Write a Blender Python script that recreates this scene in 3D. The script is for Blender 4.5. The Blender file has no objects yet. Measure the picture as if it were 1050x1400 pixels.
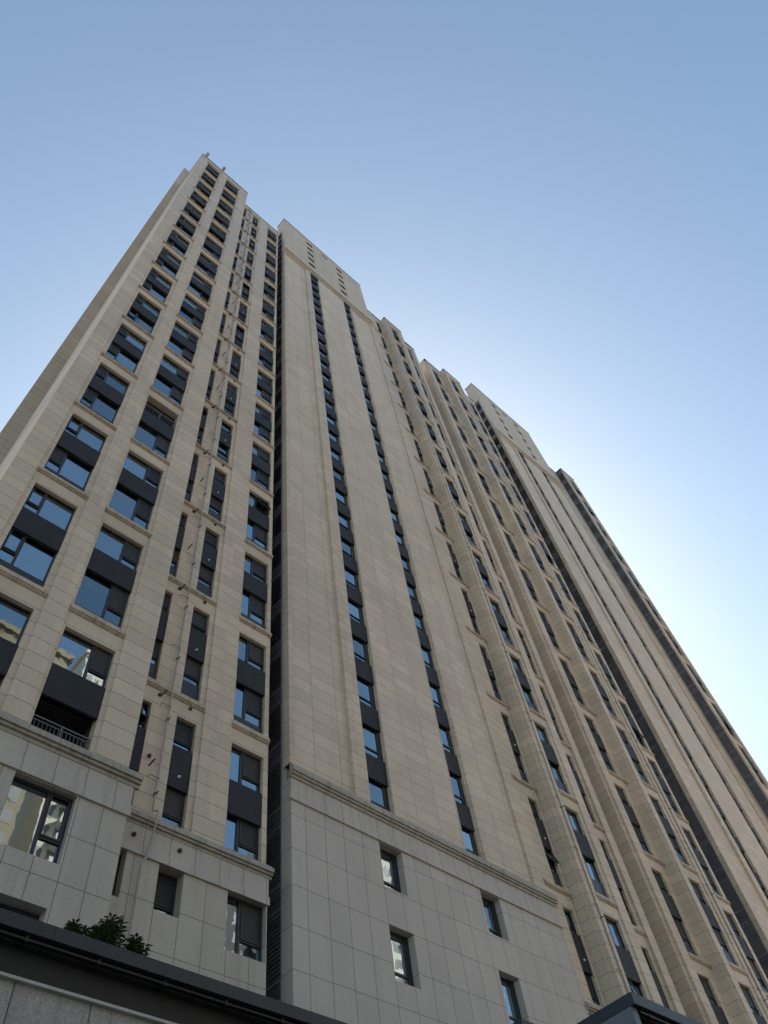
import bpy, bmesh, math, random
from mathutils import Matrix, Vector
random.seed(7)
S = bpy.context.scene
COL = S.collection

# ------------------------------------------------------------------ camera
# the eye is the origin, X runs along the facade, Y into it, Z up (street at z = GZ)
GZ = -1.6
Rw = ((0.73235117, -0.67190656, -0.11046869),
      (0.53093514, 0.66504471, -0.52518893),
      (0.42634451, 0.32597102, 0.84378508))
cam_d = bpy.data.cameras.new("camera")
cam = bpy.data.objects.new("camera", cam_d)
COL.objects.link(cam)
r, d, f = Rw
cam.matrix_world = Matrix(((r[0], -d[0], -f[0], 0), (r[1], -d[1], -f[1], 0), (r[2], -d[2], -f[2], 0), (0, 0, 0, 1)))
cam_d.sensor_fit = 'HORIZONTAL'
cam_d.sensor_width = 36.0
cam_d.lens = 36.0 * 1065.25 / 1050.0
cam_d.clip_start = 0.1
cam_d.clip_end = 8000
S.camera = cam

# ------------------------------------------------------------------ sky, sun, exposure
SUN_EL, SUN_AZ = math.radians(45), math.radians(43)      # azimuth clockwise from +Y
W = bpy.data.worlds.new("World")
S.world = W
W.use_nodes = True
nt = W.node_tree
sky = nt.nodes.new('ShaderNodeTexSky')
sky.sky_type = 'NISHITA'
sky.sun_disc = False
sky.sun_elevation = SUN_EL
sky.sun_rotation = SUN_AZ
sky.air_density = 1.0
sky.dust_density = 1.15
sky.ozone_density = 1.0
bg = nt.nodes['Background']
bg.inputs[1].default_value = 0.11
wb = nt.nodes.new('ShaderNodeMix')                       # slight warm balance of the sky light
wb.data_type = 'RGBA'
wb.blend_type = 'MULTIPLY'
wb.inputs[0].default_value = 1.0
wb.inputs[7].default_value = (0.98, 1.04, 0.95, 1)
nt.links.new(sky.outputs[0], wb.inputs[6])
nt.links.new(wb.outputs[2], bg.inputs[0])
sun_d = bpy.data.lights.new("sun", 'SUN')
sun_d.energy = 5.0
sun_d.angle = math.radians(0.5)
sun_d.color = (1.0, 0.87, 0.72)
sun = bpy.data.objects.new("sun", sun_d)
COL.objects.link(sun)
sv = Vector((math.sin(SUN_AZ) * math.cos(SUN_EL), math.cos(SUN_AZ) * math.cos(SUN_EL), math.sin(SUN_EL)))
sun.rotation_euler = sv.to_track_quat('Z', 'Y').to_euler()
sun.location = sv * 300
S.view_settings.view_transform = 'Standard'
S.view_settings.look = 'None'
S.view_settings.exposure = 1.05
S.view_settings.gamma = 1.0

# ------------------------------------------------------------------ materials
def mat(name):
    m = bpy.data.materials.new(name)
    m.use_nodes = True
    t = m.node_tree
    return m, t, t.nodes['Principled BSDF']

class NB:
    """small node helper"""
    def __init__(s, t): s.t = t
    def n(s, typ, **kw):
        x = s.t.nodes.new(typ)
        for k, v in kw.items(): setattr(x, k, v)
        return x
    def val(s, sock, v):
        if isinstance(v, bpy.types.NodeSocket): s.t.links.new(v, sock)
        else: sock.default_value = v
    def m(s, op, a, b=0.0, c=None):
        x = s.n('ShaderNodeMath', operation=op)
        s.val(x.inputs[0], a); s.val(x.inputs[1], b)
        if c is not None: s.val(x.inputs[2], c)
        return x.outputs[0]
    def noise(s, vec, scale, detail=3.0, rough=0.5):
        x = s.n('ShaderNodeTexNoise')
        s.t.links.new(vec, x.inputs['Vector'])
        x.inputs['Scale'].default_value = scale
        x.inputs['Detail'].default_value = detail
        x.inputs['Roughness'].default_value = rough
        return x.outputs['Fac']
    def mapping(s, vec, scale):
        x = s.n('ShaderNodeMapping')
        s.t.links.new(vec, x.inputs['Vector'])
        x.inputs['Scale'].default_value = scale
        return x.outputs[0]
    def rng(s, v, a, b, c, d):
        x = s.n('ShaderNodeMapRange')
        s.val(x.inputs[0], v)
        for i, q in enumerate((a, b, c, d)): x.inputs[i + 1].default_value = q
        return x.outputs[0]
    def mixc(s, fac, a, b, blend='MIX'):
        x = s.n('ShaderNodeMix', data_type='RGBA', blend_type=blend)
        s.val(x.inputs[0], fac); s.val(x.inputs[6], a); s.val(x.inputs[7], b)
        return x.outputs[2]

def stone(name, col, du=0.0, u0=0.0, dv=0.6, v0=0.35, joint=0.020, jdark=0.28, speck=0.0,
          vary=0.06, streak=0.0, rough=0.55, col_top=None, z_top=0.0, warm=0.0, zmax=None):
    """cladding stone: joints every du across and dv up (world metres), piece-to-piece tone, grain and rain streaks"""
    m, t, b = mat(name)
    h = NB(t)
    g = h.n('ShaderNodeNewGeometry')
    sp = h.n('ShaderNodeSeparateXYZ'); t.links.new(g.outputs['Position'], sp.inputs[0])
    sn = h.n('ShaderNodeSeparateXYZ'); t.links.new(g.outputs['True Normal'], sn.inputs[0])
    px, py, pz = sp.outputs
    front = h.m('GREATER_THAN', h.m('ABSOLUTE', sn.outputs[1]), 0.5)
    horiz = h.m('GREATER_THAN', h.m('ABSOLUTE', sn.outputs[2]), 0.7)
    u = h.m('ADD', h.m('MULTIPLY', px, front), h.m('MULTIPLY', py, h.m('SUBTRACT', 1.0, front)))
    cell_u = 0.0
    mask = None
    if dv:
        vv = h.m('DIVIDE', h.m('SUBTRACT', pz, v0), dv)
        fv = h.m('FRACT', vv)
        dist = h.m('MULTIPLY', h.m('MINIMUM', fv, h.m('SUBTRACT', 1.0, fv)), dv)
        mk = h.m('LESS_THAN', dist, joint / 2)
        mk = h.m('MULTIPLY', mk, h.m('SUBTRACT', 1.0, horiz))
        cell_v = h.m('FLOOR', vv)
        mask = mk
    else:
        cell_v = h.m('FLOOR', h.m('DIVIDE', pz, 3.0))
    if du:
        uu = h.m('DIVIDE', h.m('SUBTRACT', u, u0), du)
        fu = h.m('FRACT', uu)
        dist = h.m('MULTIPLY', h.m('MINIMUM', fu, h.m('SUBTRACT', 1.0, fu)), du)
        mk = h.m('MULTIPLY', h.m('LESS_THAN', dist, joint / 2), front)
        cell_u = h.m('FLOOR', uu)
        mask = h.m('MAXIMUM', mask, mk) if mask is not None else mk
    cv = h.n('ShaderNodeCombineXYZ'); h.val(cv.inputs[0], cell_u); h.val(cv.inputs[1], cell_v); h.val(cv.inputs[2], h.m('FLOOR', h.m('DIVIDE', px, 2.3)))
    wn = h.n('ShaderNodeTexWhiteNoise', noise_dimensions='3D'); t.links.new(cv.outputs[0], wn.inputs['Vector'])
    tone = h.rng(wn.outputs['Value'], 0, 1, 1 - vary, 1 + vary)
    big = h.noise(g.outputs['Position'], 0.22, 4.0, 0.6)
    tone = h.m('MULTIPLY', tone, h.rng(big, 0.3, 0.7, 0.90, 1.07))
    grain = h.noise(g.outputs['Position'], 9.0, 4.0, 0.7)
    tone = h.m('MULTIPLY', tone, h.rng(grain, 0.3, 0.7, 0.95, 1.05))
    if speck:
        sk = h.noise(g.outputs['Position'], 45.0, 2.0, 0.8)
        tone = h.m('MULTIPLY', tone, h.rng(sk, 0.35, 0.65, 1 - speck, 1 + speck))
    sv_ = h.mapping(g.outputs['Position'], (5.0, 5.0, 0.12))
    st = h.noise(sv_, 1.0, 4.0, 0.65)
    tone = h.m('MULTIPLY', tone, h.rng(st, 0.48, 0.75, 1.0, 1.0 - 0.08 - streak))
    base = (*col, 1)
    if col_top:
        zz = h.rng(pz, z_top - 0.02, z_top + 0.02, 0, 1)
        base = h.mixc(zz, (*col, 1), (*col_top, 1))
    if warm:
        wv = h.noise(h.mapping(g.outputs['Position'], (0.6, 0.6, 0.05)), 1.0, 3.0)
        base = h.mixc(h.rng(wv, 0.55, 0.8, 0, warm), base, (0.33, 0.22, 0.12, 1))
    tv = h.n('ShaderNodeCombineXYZ')
    for i in range(3): t.links.new(tone, tv.inputs[i])
    c = h.mixc(1.0, base, tv.outputs[0], 'MULTIPLY')
    if mask is not None:
        c = h.mixc(mask, c, tuple(x * jdark for x in col) + (1,))
    t.links.new(c, b.inputs['Base Color'])
    b.inputs['Roughness'].default_value = rough
    bm = h.n('ShaderNodeBump'); bm.inputs['Strength'].default_value = 0.12; bm.inputs['Distance'].default_value = 0.01
    t.links.new(grain, bm.inputs['Height']); t.links.new(bm.outputs[0], b.inputs['Normal'])
    return m

def plain(name, col, rough=0.5, metal=0.0, vary=0.15, scale=1.5, spec=0.5):
    m, t, b = mat(name)
    h = NB(t)
    g = h.n('ShaderNodeNewGeometry')
    n = h.noise(g.outputs['Position'], scale, 4.0, 0.6)
    st = h.noise(h.mapping(g.outputs['Position'], (4, 4, 0.3)), 1.0, 3.0)
    k = h.m('MULTIPLY', h.rng(n, 0.3, 0.7, 1 - vary, 1 + vary), h.rng(st, 0.4, 0.7, 1.0, 1 - vary * 0.7))
    tv = h.n('ShaderNodeCombineXYZ')
    for i in range(3): t.links.new(k, tv.inputs[i])
    t.links.new(h.mixc(1.0, (*col, 1), tv.outputs[0], 'MULTIPLY'), b.inputs['Base Color'])
    b.inputs['Roughness'].default_value = rough
    b.inputs['Metallic'].default_value = metal
    b.inputs['Specular IOR Level'].default_value = spec
    return m

def glass_mat(name, ior=5.0, tint=(0.76, 0.92, 1.0), wob=0.0022):
    m, t, b = mat(name)
    h = NB(t)
    t.nodes.remove(b)
    out = t.nodes['Material Output']
    g = h.n('ShaderNodeNewGeometry')
    oi = h.n('ShaderNodeObjectInfo')
    off = h.n('ShaderNodeVectorMath', operation='ADD')
    t.links.new(g.outputs['Position'], off.inputs[0])
    rv = h.n('ShaderNodeCombineXYZ'); t.links.new(h.m('MULTIPLY', oi.outputs['Random'], 50.0), rv.inputs[1]); t.links.new(rv.outputs[0], off.inputs[1])
    n = h.noise(off.outputs[0], 1.6, 2.0, 0.5)
    bm = h.n('ShaderNodeBump'); bm.inputs['Strength'].default_value = 0.5; bm.inputs['Distance'].default_value = wob
    t.links.new(n, bm.inputs['Height'])
    fr = h.n('ShaderNodeFresnel'); fr.inputs[0].default_value = ior
    gl = h.n('ShaderNodeBsdfGlossy'); gl.inputs['Roughness'].default_value = 0.015; gl.inputs['Color'].default_value = (*tint, 1)
    t.links.new(bm.outputs[0], gl.inputs['Normal'])
    tr = h.n('ShaderNodeBsdfTransparent'); tr.inputs['Color'].default_value = (0.75, 0.8, 0.85, 1)
    mx = h.n('ShaderNodeMixShader')
    rf = h.n('ShaderNodeMath', operation='MULTIPLY', use_clamp=True)
    t.links.new(fr.outputs[0], rf.inputs[0]); t.links.new(h.rng(oi.outputs['Random'], 0, 1, 0.7, 1.25), rf.inputs[1])
    t.links.new(rf.outputs[0], mx.inputs[0]); t.links.new(tr.outputs[0], mx.inputs[1]); t.links.new(gl.outputs[0], mx.inputs[2])
    t.links.new(mx.outputs[0], out.inputs['Surface'])
    return m

BEIGE = (0.615, 0.495, 0.375)
TOP = (0.53, 0.455, 0.385)
M = {}
M['beige'] = stone('beige stone courses', BEIGE, 0, 0, 0.6, 14.35, vary=0.085, warm=0.22, col_top=(0.55, 0.455, 0.37), z_top=72.35)
M['field'] = stone('beige stone field', (0.635, 0.515, 0.395), 1.36, 14.72, 0.655, 20.35, joint=0.020, jdark=0.36, vary=0.075, warm=0.22)
M['sill'] = stone('weathered sill stone', (0.50, 0.40, 0.30), 0.9, 0.35, 0, 0, vary=0.04, streak=0.35)
M['grey_c'] = stone('grey granite large slabs', (0.51, 0.45, 0.395), 0.9, 14.52, 1.33, 15.1, jdark=0.3, speck=0.12, vary=0.05, streak=-0.03)
M['grey_a'] = stone('grey granite slabs', (0.49, 0.43, 0.37), 0.70, 6.03, 1.235, 11.6, jdark=0.3, speck=0.10, vary=0.04, streak=0.1)
M['grey_r'] = stone('grey granite slabs narrow', (0.49, 0.43, 0.36), 0.80, 10.0, 1.235, 11.6, jdark=0.3, speck=0.08, vary=0.04, streak=0.1)
M['frieze'] = stone('grey granite frieze', (0.50, 0.44, 0.385), 0.87, 5.03, 0, 0, jdark=0.3, speck=0.10, vary=0.035, streak=0.12)
M['stucco'] = stone('grey textured coating', TOP, 1.32, 14.9, 0, 0, joint=0.03, jdark=0.55, vary=0.02, rough=0.8)
M['podium_stone'] = stone('speckled podium granite', (0.36, 0.325, 0.29), 1.29, 4.70, 0, 0, joint=0.022, jdark=0.15, speck=0.30, vary=0.08, streak=0.25)
M['panel'] = plain('charcoal panel', (0.030, 0.030, 0.033), 0.6, 0.0, 0.12, 1.5, 0.25)
M['frame'] = plain('dark window frame', (0.022, 0.024, 0.028), 0.35, 0.0, 0.1)
def screen_mat():
    m, t, b = mat('insect screen')
    h = NB(t)
    oi = h.n('ShaderNodeObjectInfo')
    cr = h.n('ShaderNodeValToRGB')
    cr.color_ramp.elements[0].color = (0.010, 0.011, 0.013, 1); cr.color_ramp.elements[1].color = (0.036, 0.031, 0.028, 1)
    t.links.new(oi.outputs['Random'], cr.inputs[0]); t.links.new(cr.outputs[0], b.inputs['Base Color'])
    b.inputs['Roughness'].default_value = 0.6
    return m
M['screen'] = screen_mat()
M['blind'] = plain('brown roller blind', (0.10, 0.085, 0.07), 0.8, 0.0, 0.1)
M['louver'] = plain('slate louvre metal', (0.20, 0.21, 0.24), 0.5, 0.0, 0.15)
M['slate'] = plain('slate infill panel', (0.095, 0.10, 0.118), 0.4, 0.0, 0.15, 1.5, 0.5)
M['dark'] = plain('plaster with painted room darkness', (0.045, 0.043, 0.042), 0.9, 0.0, 0.2)  # darkness of the unlit rooms is put into the plaster colour
M['fascia'] = stone('graphite metal fascia', (0.024, 0.027, 0.034), 2.56, 5.0, 0, 0, joint=0.012, jdark=0.2, vary=0.08, streak=0.25, rough=0.45)
M['fascia_low'] = stone('dark bronze fascia panel', (0.011, 0.0095, 0.010), 1.28, 4.70, 0, 0, joint=0.012, jdark=0.2, vary=0.15, streak=0.2, rough=0.55)
M['cheek'] = stone('slate side cladding', (0.13, 0.138, 0.148), 0.9, 8.3, 0, 0, joint=0.012, jdark=0.2, vary=0.06, streak=0.1, rough=0.4)
M['tray'] = plain('black cable tray', (0.010, 0.010, 0.012), 0.4)
M['roof'] = plain('dark roof felt', (0.10, 0.10, 0.10), 0.9)
M['cornice'] = stone('weathered grey cornice stone', (0.40, 0.35, 0.29), 0.9, 0.35, 0, 0, jdark=0.3, vary=0.04, streak=0.35)
M['rear'] = stone('rear coating with painted shade', (0.45, 0.375, 0.305), 0, 0, 0.6, 14.35, vary=0.05, rough=0.8)  # shade on the left return is put into this darker coating colour
M['coping'] = plain('dark coping metal', (0.10, 0.10, 0.105), 0.4, 0.0, 0.1)
M['pipe'] = plain('pale plastic drainpipe', (0.42, 0.38, 0.34), 0.5, 0.0, 0.12, 3.0)
M['rust'] = plain('dark pipe stub', (0.06, 0.05, 0.045), 0.6, 0.0, 0.3, 8.0)
M['white'] = plain('white plastic', (0.75, 0.75, 0.74), 0.4, 0.0, 0.06)
M['steel'] = plain('dull steel strip', (0.42, 0.41, 0.40), 0.35, 0.3, 0.1)
M['rail'] = plain('grey railing paint', (0.13, 0.13, 0.14), 0.45, 0.0, 0.1)
M['curtain'] = plain('pale curtain', (0.62, 0.62, 0.60), 0.9, 0.0, 0.12, 3.0)
M['glass'] = glass_mat('window glass')
M['asphalt'] = plain('asphalt', (0.05, 0.05, 0.052), 0.9, 0.0, 0.2, 0.4)
M['paving'] = plain('paving', (0.30, 0.265, 0.215), 0.8, 0.0, 0.2, 0.5)
M['cream'] = stone('cream render', (0.21, 0.175, 0.12), 0, 0, 3.0, 0.4, joint=0.05, jdark=0.7, vary=0.02, rough=0.8)
M['offwhite'] = stone('off white render', (0.52, 0.50, 0.46), 0, 0, 3.0, 0.4, joint=0.05, jdark=0.7, vary=0.02, rough=0.8)
M['dim_brick'] = stone('dim grey brick', (0.05, 0.05, 0.055), 0, 0, 3.0, 0.4, joint=0.05, jdark=0.7, vary=0.02, rough=0.8)
M['bark'] = plain('shrub bark', (0.10, 0.08, 0.055), 0.9, 0.0, 0.25, 8.0)

def leaf_mat():
    m, t, b = mat('leaf')
    h = NB(t)
    g = h.n('ShaderNodeNewGeometry')
    cr = h.mixc(g.outputs['Random Per Island'], (0.035, 0.070, 0.024, 1), (0.10, 0.15, 0.055, 1))
    t.links.new(cr, b.inputs['Base Color'])
    b.inputs['Roughness'].default_value = 0.4
    return m
M['leaf'] = leaf_mat()
M['petal'] = plain('red petals', (0.35, 0.06, 0.05), 0.6)
M['clay'] = plain('clay pot', (0.28, 0.12, 0.07), 0.7)

# ------------------------------------------------------------------ mesh helpers
class MB:
    def __init__(s): s.v = []; s.f = []
    def quad(s, a, b, c, d):
        i = len(s.v); s.v += [a, b, c, d]; s.f.append((i, i + 1, i + 2, i + 3))
    def box(s, x0, x1, y0, y1, z0, z1):
        i = len(s.v)
        s.v += [(x0, y0, z0), (x1, y0, z0), (x1, y1, z0), (x0, y1, z0), (x0, y0, z1), (x1, y0, z1), (x1, y1, z1), (x0, y1, z1)]
        for q in ((0, 3, 2, 1), (4, 5, 6, 7), (0, 1, 5, 4), (1, 2, 6, 5), (2, 3, 7, 6), (3, 0, 4, 7)):
            s.f.append(tuple(i + k for k in q))
    def extrude_x(s, prof, x0, x1):
        """prof: list of (y, z) walked so that the outside is on the left when seen from +X"""
        n = len(prof); i = len(s.v)
        s.v += [(x0, y, z) for y, z in prof] + [(x1, y, z) for y, z in prof]
        for k in range(n):
            j = (k + 1) % n
            s.f.append((i + k, i + j, i + n + j, i + n + k))
        s.f.append(tuple(i + k for k in reversed(range(n))))
        s.f.append(tuple(i + n + k for k in range(n)))
    def tube(s, pts, rad, seg=8, cap=True):
        rings = []
        pts = [Vector(p) for p in pts]
        for k, p in enumerate(pts):
            a = pts[max(0, k - 1)]; b = pts[min(len(pts) - 1, k + 1)]
            t = (b - a).normalized()
            up = Vector((0, 0, 1)) if abs(t.z) < 0.9 else Vector((1, 0, 0))
            e = t.cross(up).normalized(); g = t.cross(e).normalized()
            rr = rad[k] if isinstance(rad, (list, tuple)) else rad
            i = len(s.v)
            for q in range(seg):
                an = 2 * math.pi * q / seg
                s.v.append(tuple(p + e * (math.cos(an) * rr) + g * (math.sin(an) * rr)))
            rings.append(i)
        for a, b in zip(rings, rings[1:]):
            for q in range(seg):
                w = (q + 1) % seg
                s.f.append((a + q, a + w, b + w, b + q))
        if cap:
            s.f.append(tuple(rings[0] + q for q in reversed(range(seg))))
            s.f.append(tuple(rings[-1] + q for q in range(seg)))
    def ball(s, c, rx, ry, rz, n=10, m=6):
        i = len(s.v)
        for a in range(1, m):
            th = math.pi * a / m
            for q in range(n):
                ph = 2 * math.pi * q / n
                s.v.append((c[0] + rx * math.sin(th) * math.cos(ph), c[1] + ry * math.sin(th) * math.sin(ph), c[2] + rz * math.cos(th)))
        top = len(s.v); s.v += [(c[0], c[1], c[2] + rz), (c[0], c[1], c[2] - rz)]
        for a in range(m - 2):
            for q in range(n):
                w = (q + 1) % n
                s.f.append((i + a * n + q, i + (a + 1) * n + q, i + (a + 1) * n + w, i + a * n + w))
        for q in range(n):
            w = (q + 1) % n
            s.f.append((top, i + q, i + w)); e = i + (m - 2) * n
            s.f.append((top + 1, e + w, e + q))
    def sheet(s, x0, x1, z0, z1, y, ops=(), depth=0.1, ends=0.0, top=True):
        """a wall face at plane y looking -Y with openings (x0,x1,z0,z1) and their reveals"""
        xs = sorted({x0, x1, *[c for o in ops for c in o[:2] if x0 <= c <= x1]})
        for a, b in zip(xs, xs[1:]):
            mid = (a + b) / 2
            cuts = sorted((max(z0, o[2]), min(z1, o[3])) for o in ops if o[0] <= mid <= o[1])
            z = z0
            for lo, hi in cuts:
                if lo > z: s.quad((a, y, z), (b, y, z), (b, y, lo), (a, y, lo))
                z = max(z, hi)
            if z < z1: s.quad((a, y, z), (b, y, z), (b, y, z1), (a, y, z1))
        for o in ops:
            d = o[4] if len(o) > 4 else depth
            a, b, lo, hi = max(o[0], x0), min(o[1], x1), max(o[2], z0), min(o[3], z1)
            if o[0] >= x0: s.quad((a, y, lo), (a, y, hi), (a, y + d, hi), (a, y + d, lo))
            if o[1] <= x1: s.quad((b, y, hi), (b, y, lo), (b, y + d, lo), (b, y + d, hi))
            s.quad((a, y, hi), (b, y, hi), (b, y + d, hi), (a, y + d, hi))
            s.quad((b, y, lo), (a, y, lo), (a, y + d, lo), (b, y + d, lo))
        if ends:
            s.quad((x0, y + ends, z0), (x0, y, z0), (x0, y, z1), (x0, y + ends, z1))
            s.quad((x1, y, z0), (x1, y + ends, z0), (x1, y + ends, z1), (x1, y, z1))
            if top: s.quad((x0, y, z1), (x1, y, z1), (x1, y + ends, z1), (x0, y + ends, z1))
    def mesh(s, name, m, smooth=False):
        me = bpy.data.meshes.new(name)
        me.from_pydata(s.v, [], s.f)
        me.materials.append(m)
        if smooth:
            for p in me.polygons: p.use_smooth = True
        me.update()
        return me

def put(name, me, parent=None, loc=(0, 0, 0), kind=None, label=None):
    o = bpy.data.objects.new(name, me)
    COL.objects.link(o)
    o.location = loc
    if parent is not None: o.parent = parent
    if kind: o['kind'] = kind
    if label: o['label'] = label
    return o

def thing(name, label, cat, loc, group=None, me=None):
    o = bpy.data.objects.new(name, me)
    COL.objects.link(o)
    o.location = loc; o['label'] = label; o['category'] = cat
    if group: o['group'] = group
    return o

class Building:
    """a top-level Empty and its parts; meshes are given in world metres"""
    def __init__(s, name, label, cat, loc, group=None):
        s.root = thing(name, label, cat, loc, group)
        s.o = Vector(loc)
        s.rep = {}
    def part(s, name, mb, m, kind=None, label=None, smooth=False):
        return put(name, mb.mesh(name, m, smooth), s.root, tuple(-s.o), kind, label)
    def at(s, name, me, loc, kind=None, label=None):
        return put(name, me, s.root, tuple(Vector(loc) - s.o), kind, label)
    def later(s, name, me, loc, size):
        """repeats: the 100 that show largest become parts, the rest one 'stuff' part"""
        s.rep.setdefault(name, []).append((size * size / max(1.0, Vector(loc).length_squared), me, loc))
    def flush(s, limit=100):
        for name, L in s.rep.items():
            L.sort(key=lambda q: -q[0])
            for _, me, loc in L[:limit]: s.at(name, me, loc)
            rest = L[limit:]
            if rest:
                mb = MB(); mt = None
                for _, me, loc in rest:
                    i = len(mb.v)
                    mb.v += [(v.co.x + loc[0], v.co.y + loc[1], v.co.z + loc[2]) for v in me.vertices]
                    mb.f += [tuple(i + k for k in p.vertices) for p in me.polygons]
                    mt = me.materials[0]
                s.part(name, mb, mt, 'stuff')

# ------------------------------------------------------------------ windows
WCACHE = {}
def window_meshes(w, h, style):
    """frame, fixed panes and screens of one window; local origin = lower left corner, front at y = 0"""
    key = (round(w, 3), round(h, 3), style)
    if key in WCACHE: return WCACHE[key]
    F, G, K = MB(), MB(), MB()
    t, dp = 0.055, 0.10
    apron = 0.0
    st = style
    if '+' in st:
        st, ap = st.split('+'); apron = float(ap)
    z0 = apron
    if apron: F.box(0.0, w, -0.03, dp, 0, apron)
    def bar(xa, xb, za, zb, y0=0.0): F.box(xa, xb, y0, dp, za, zb)
    bar(0, t, z0, h); bar(w - t, w, z0, h); bar(t, w - t, z0, z0 + t); bar(t, w - t, h - t, h)
    H = h - z0
    def pane(xa, xb, za, zb): G.quad((xa, 0.05, za), (xb, 0.05, za), (xb, 0.05, zb), (xa, 0.05, zb))
    tilt = st.endswith('^')
    st = st.rstrip('^')
    def sash(xa, xb, za, zb, screen=True):
        e = 0.045
        if tilt:                                                     # top-hung light pushed open
            n0, g0 = len(F.v), len(G.v)
            for q in ((xa, xa + e, za, zb), (xb - e, xb, za, zb), (xa + e, xb - e, za, za + e), (xa + e, xb - e, zb - e, zb)):
                F.box(q[0], q[1], -0.025, 0.03, q[2], q[3])
            pane(xa + e, xb - e, za + e, zb - e)
            an = math.radians(17)
            for L, k0 in ((F.v, n0), (G.v, g0)):
                for k in range(k0, len(L)):
                    x, y, z = L[k]; dz = z - zb; yy = y - 0.03
                    L[k] = (x, yy * math.cos(an) + dz * math.sin(an), zb + dz * math.cos(an) - yy * math.sin(an))
            F.box(xa, xb, 0.06, dp, za, za + 0.02)
            return
        for q in ((xa, xa + e, za, zb), (xb - e, xb, za, zb), (xa + e, xb - e, za, za + e), (xa + e, xb - e, zb - e, zb)):
            F.box(q[0], q[1], -0.025, 0.03, q[2], q[3])
        if screen: K.box(xa + e, xb - e, 0.005, 0.015, za + e, zb - e)
        else: pane(xa + e, xb - e, za + e, zb - e)
    a, b, lo, hi = t, w - t, z0 + t, h - t
    if st in ('big_r', 'big_l', 'clear_r', 'clear_l'):
        fr = 0.63
        if st.endswith('r'):
            mx = a + (b - a) * fr
            bar(mx - 0.04, mx + 0.04, lo, hi); pane(a, mx - 0.04, lo, hi); sa, sb = mx + 0.04, b
        else:
            mx = b - (b - a) * 0.68
            bar(mx - 0.04, mx + 0.04, lo, hi); pane(mx + 0.04, b, lo, hi); sa, sb = a, mx - 0.04
        tz = lo + H * 0.30
        bar(sa, sb, tz - 0.03, tz + 0.03); pane(sa, sb, lo, tz - 0.03); sash(sa, sb, tz + 0.03, hi, st.startswith('big'))
    elif st in ('slim', 'slim_open'):
        tz = lo + H * 0.22
        bar(a, b, tz - 0.03, tz + 0.03); pane(a, b, lo, tz - 0.03); sash(a, b, tz + 0.03, hi, st == 'slim')
    elif st in ('half', 'half_clear'):
        mx = a + (b - a) * 0.40
        bar(mx - 0.05, mx + 0.05, lo, hi); pane(a, mx - 0.05, lo, hi)
        tz = lo + H * 0.27
        bar(mx + 0.05, b, tz - 0.03, tz + 0.03); pane(mx + 0.05, b, lo, tz - 0.03); sash(mx + 0.05, b, tz + 0.03, hi, st == 'half')
    elif st == 'half_l':
        mx = a + (b - a) * 0.36
        bar(mx - 0.05, mx + 0.05, lo, hi); pane(mx + 0.05, b, lo, hi); sash(a, mx - 0.05, lo, hi)
    elif st == 'stair':
        tz = lo + H * 0.22
        mx = b - (b - a) * 0.15
        bar(mx, b, lo, hi, 0.01)
        bar(a, mx, tz - 0.035, tz + 0.035); pane(a, mx, lo, tz - 0.035); pane(a, mx, tz + 0.035, hi)
    res = (F.mesh('window', M['frame']), G.mesh('glass', M['glass']) if G.f else None, K.mesh('screen', M['screen']) if K.f else None)
    WCACHE[key] = res
    return res

CURT = {}
def curtain_mesh(w, h):
    key = (round(w, 2), round(h, 2))
    if key not in CURT:
        c = MB(); n = 40
        for i in range(n):
            xa, xb = w * i / n, w * (i + 1) / n
            ya, yb = 0.04 * math.sin(i * 1.9), 0.04 * math.sin((i + 1) * 1.9)
            c.quad((xa, ya, 0), (xb, yb, 0), (xb, yb, h), (xa, ya, h))
        CURT[key] = c.mesh('curtain', M['curtain'])
    return CURT[key]

def window(B, name, x, y, z, w, h, style, curtain=0.0, blind=0.0, label=None):
    F, G, K = window_meshes(w, h, style)
    o = B.at(name, F, (x, y, z), label=label)
    if G: put('glass', G, o)
    if K: put('screen', K, o)
    ap = float(style.split('+')[1]) if '+' in style else 0.0
    if random.random() < curtain:
        cw = w * random.choice((0.35, 0.5, 0.9))
        put('curtain', curtain_mesh(cw, h - ap), o, ((w - cw) * random.choice((0, 1)), 0.22, ap))
    elif random.random() < blind:
        mb = MB(); hh = (h - ap) * random.choice((0.35, 0.55, 0.8)); mb.box(0.05, w - 0.05, 0.16, 0.18, h - hh, h - 0.03)
        put('blind', mb.mesh('blind', M['blind']), o)
    return o

BOXC = {}
def panel_mesh(w, h, name, m, d=0.11):
    key = (round(w, 3), round(h, 3), name, d)
    if key not in BOXC:
        mb = MB(); mb.box(0, w, 0, d, 0, h); BOXC[key] = mb.mesh(name, m)
    return BOXC[key]

def band_mesh(w):
    key = (round(w, 3), 'band')
    if key not in BOXC:
        mb = MB()
        # profile (y from wall plane, z from underside): sloping weathered sill over a stepped drip mould
        mb.extrude_x([(0.0, 0.0), (0.0, 0.38), (-0.03, 0.36), (-0.10, 0.20), (-0.10, 0.10), (-0.06, 0.10), (-0.06, 0.04), (-0.03, 0.04), (-0.03, 0.0)], 0, w)
        BOXC[key] = mb.mesh('lintel_band', M['sill'])
    return BOXC[key]

def cornice(mb, x0, x1, y, z, p=0.22, h=0.45):
    """big cornice on wall plane y; z = lowest edge"""
    mb.extrude_x([(y, z), (y, z + h), (y - 0.04, z + h), (y - p, z + h * 0.62), (y - p, z + h * 0.36), (y - p * 0.72, z + h * 0.36),
                  (y - p * 0.72, z + h * 0.20), (y - p * 0.4, z + h * 0.20), (y - p * 0.4, z)], x0, x1)

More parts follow.
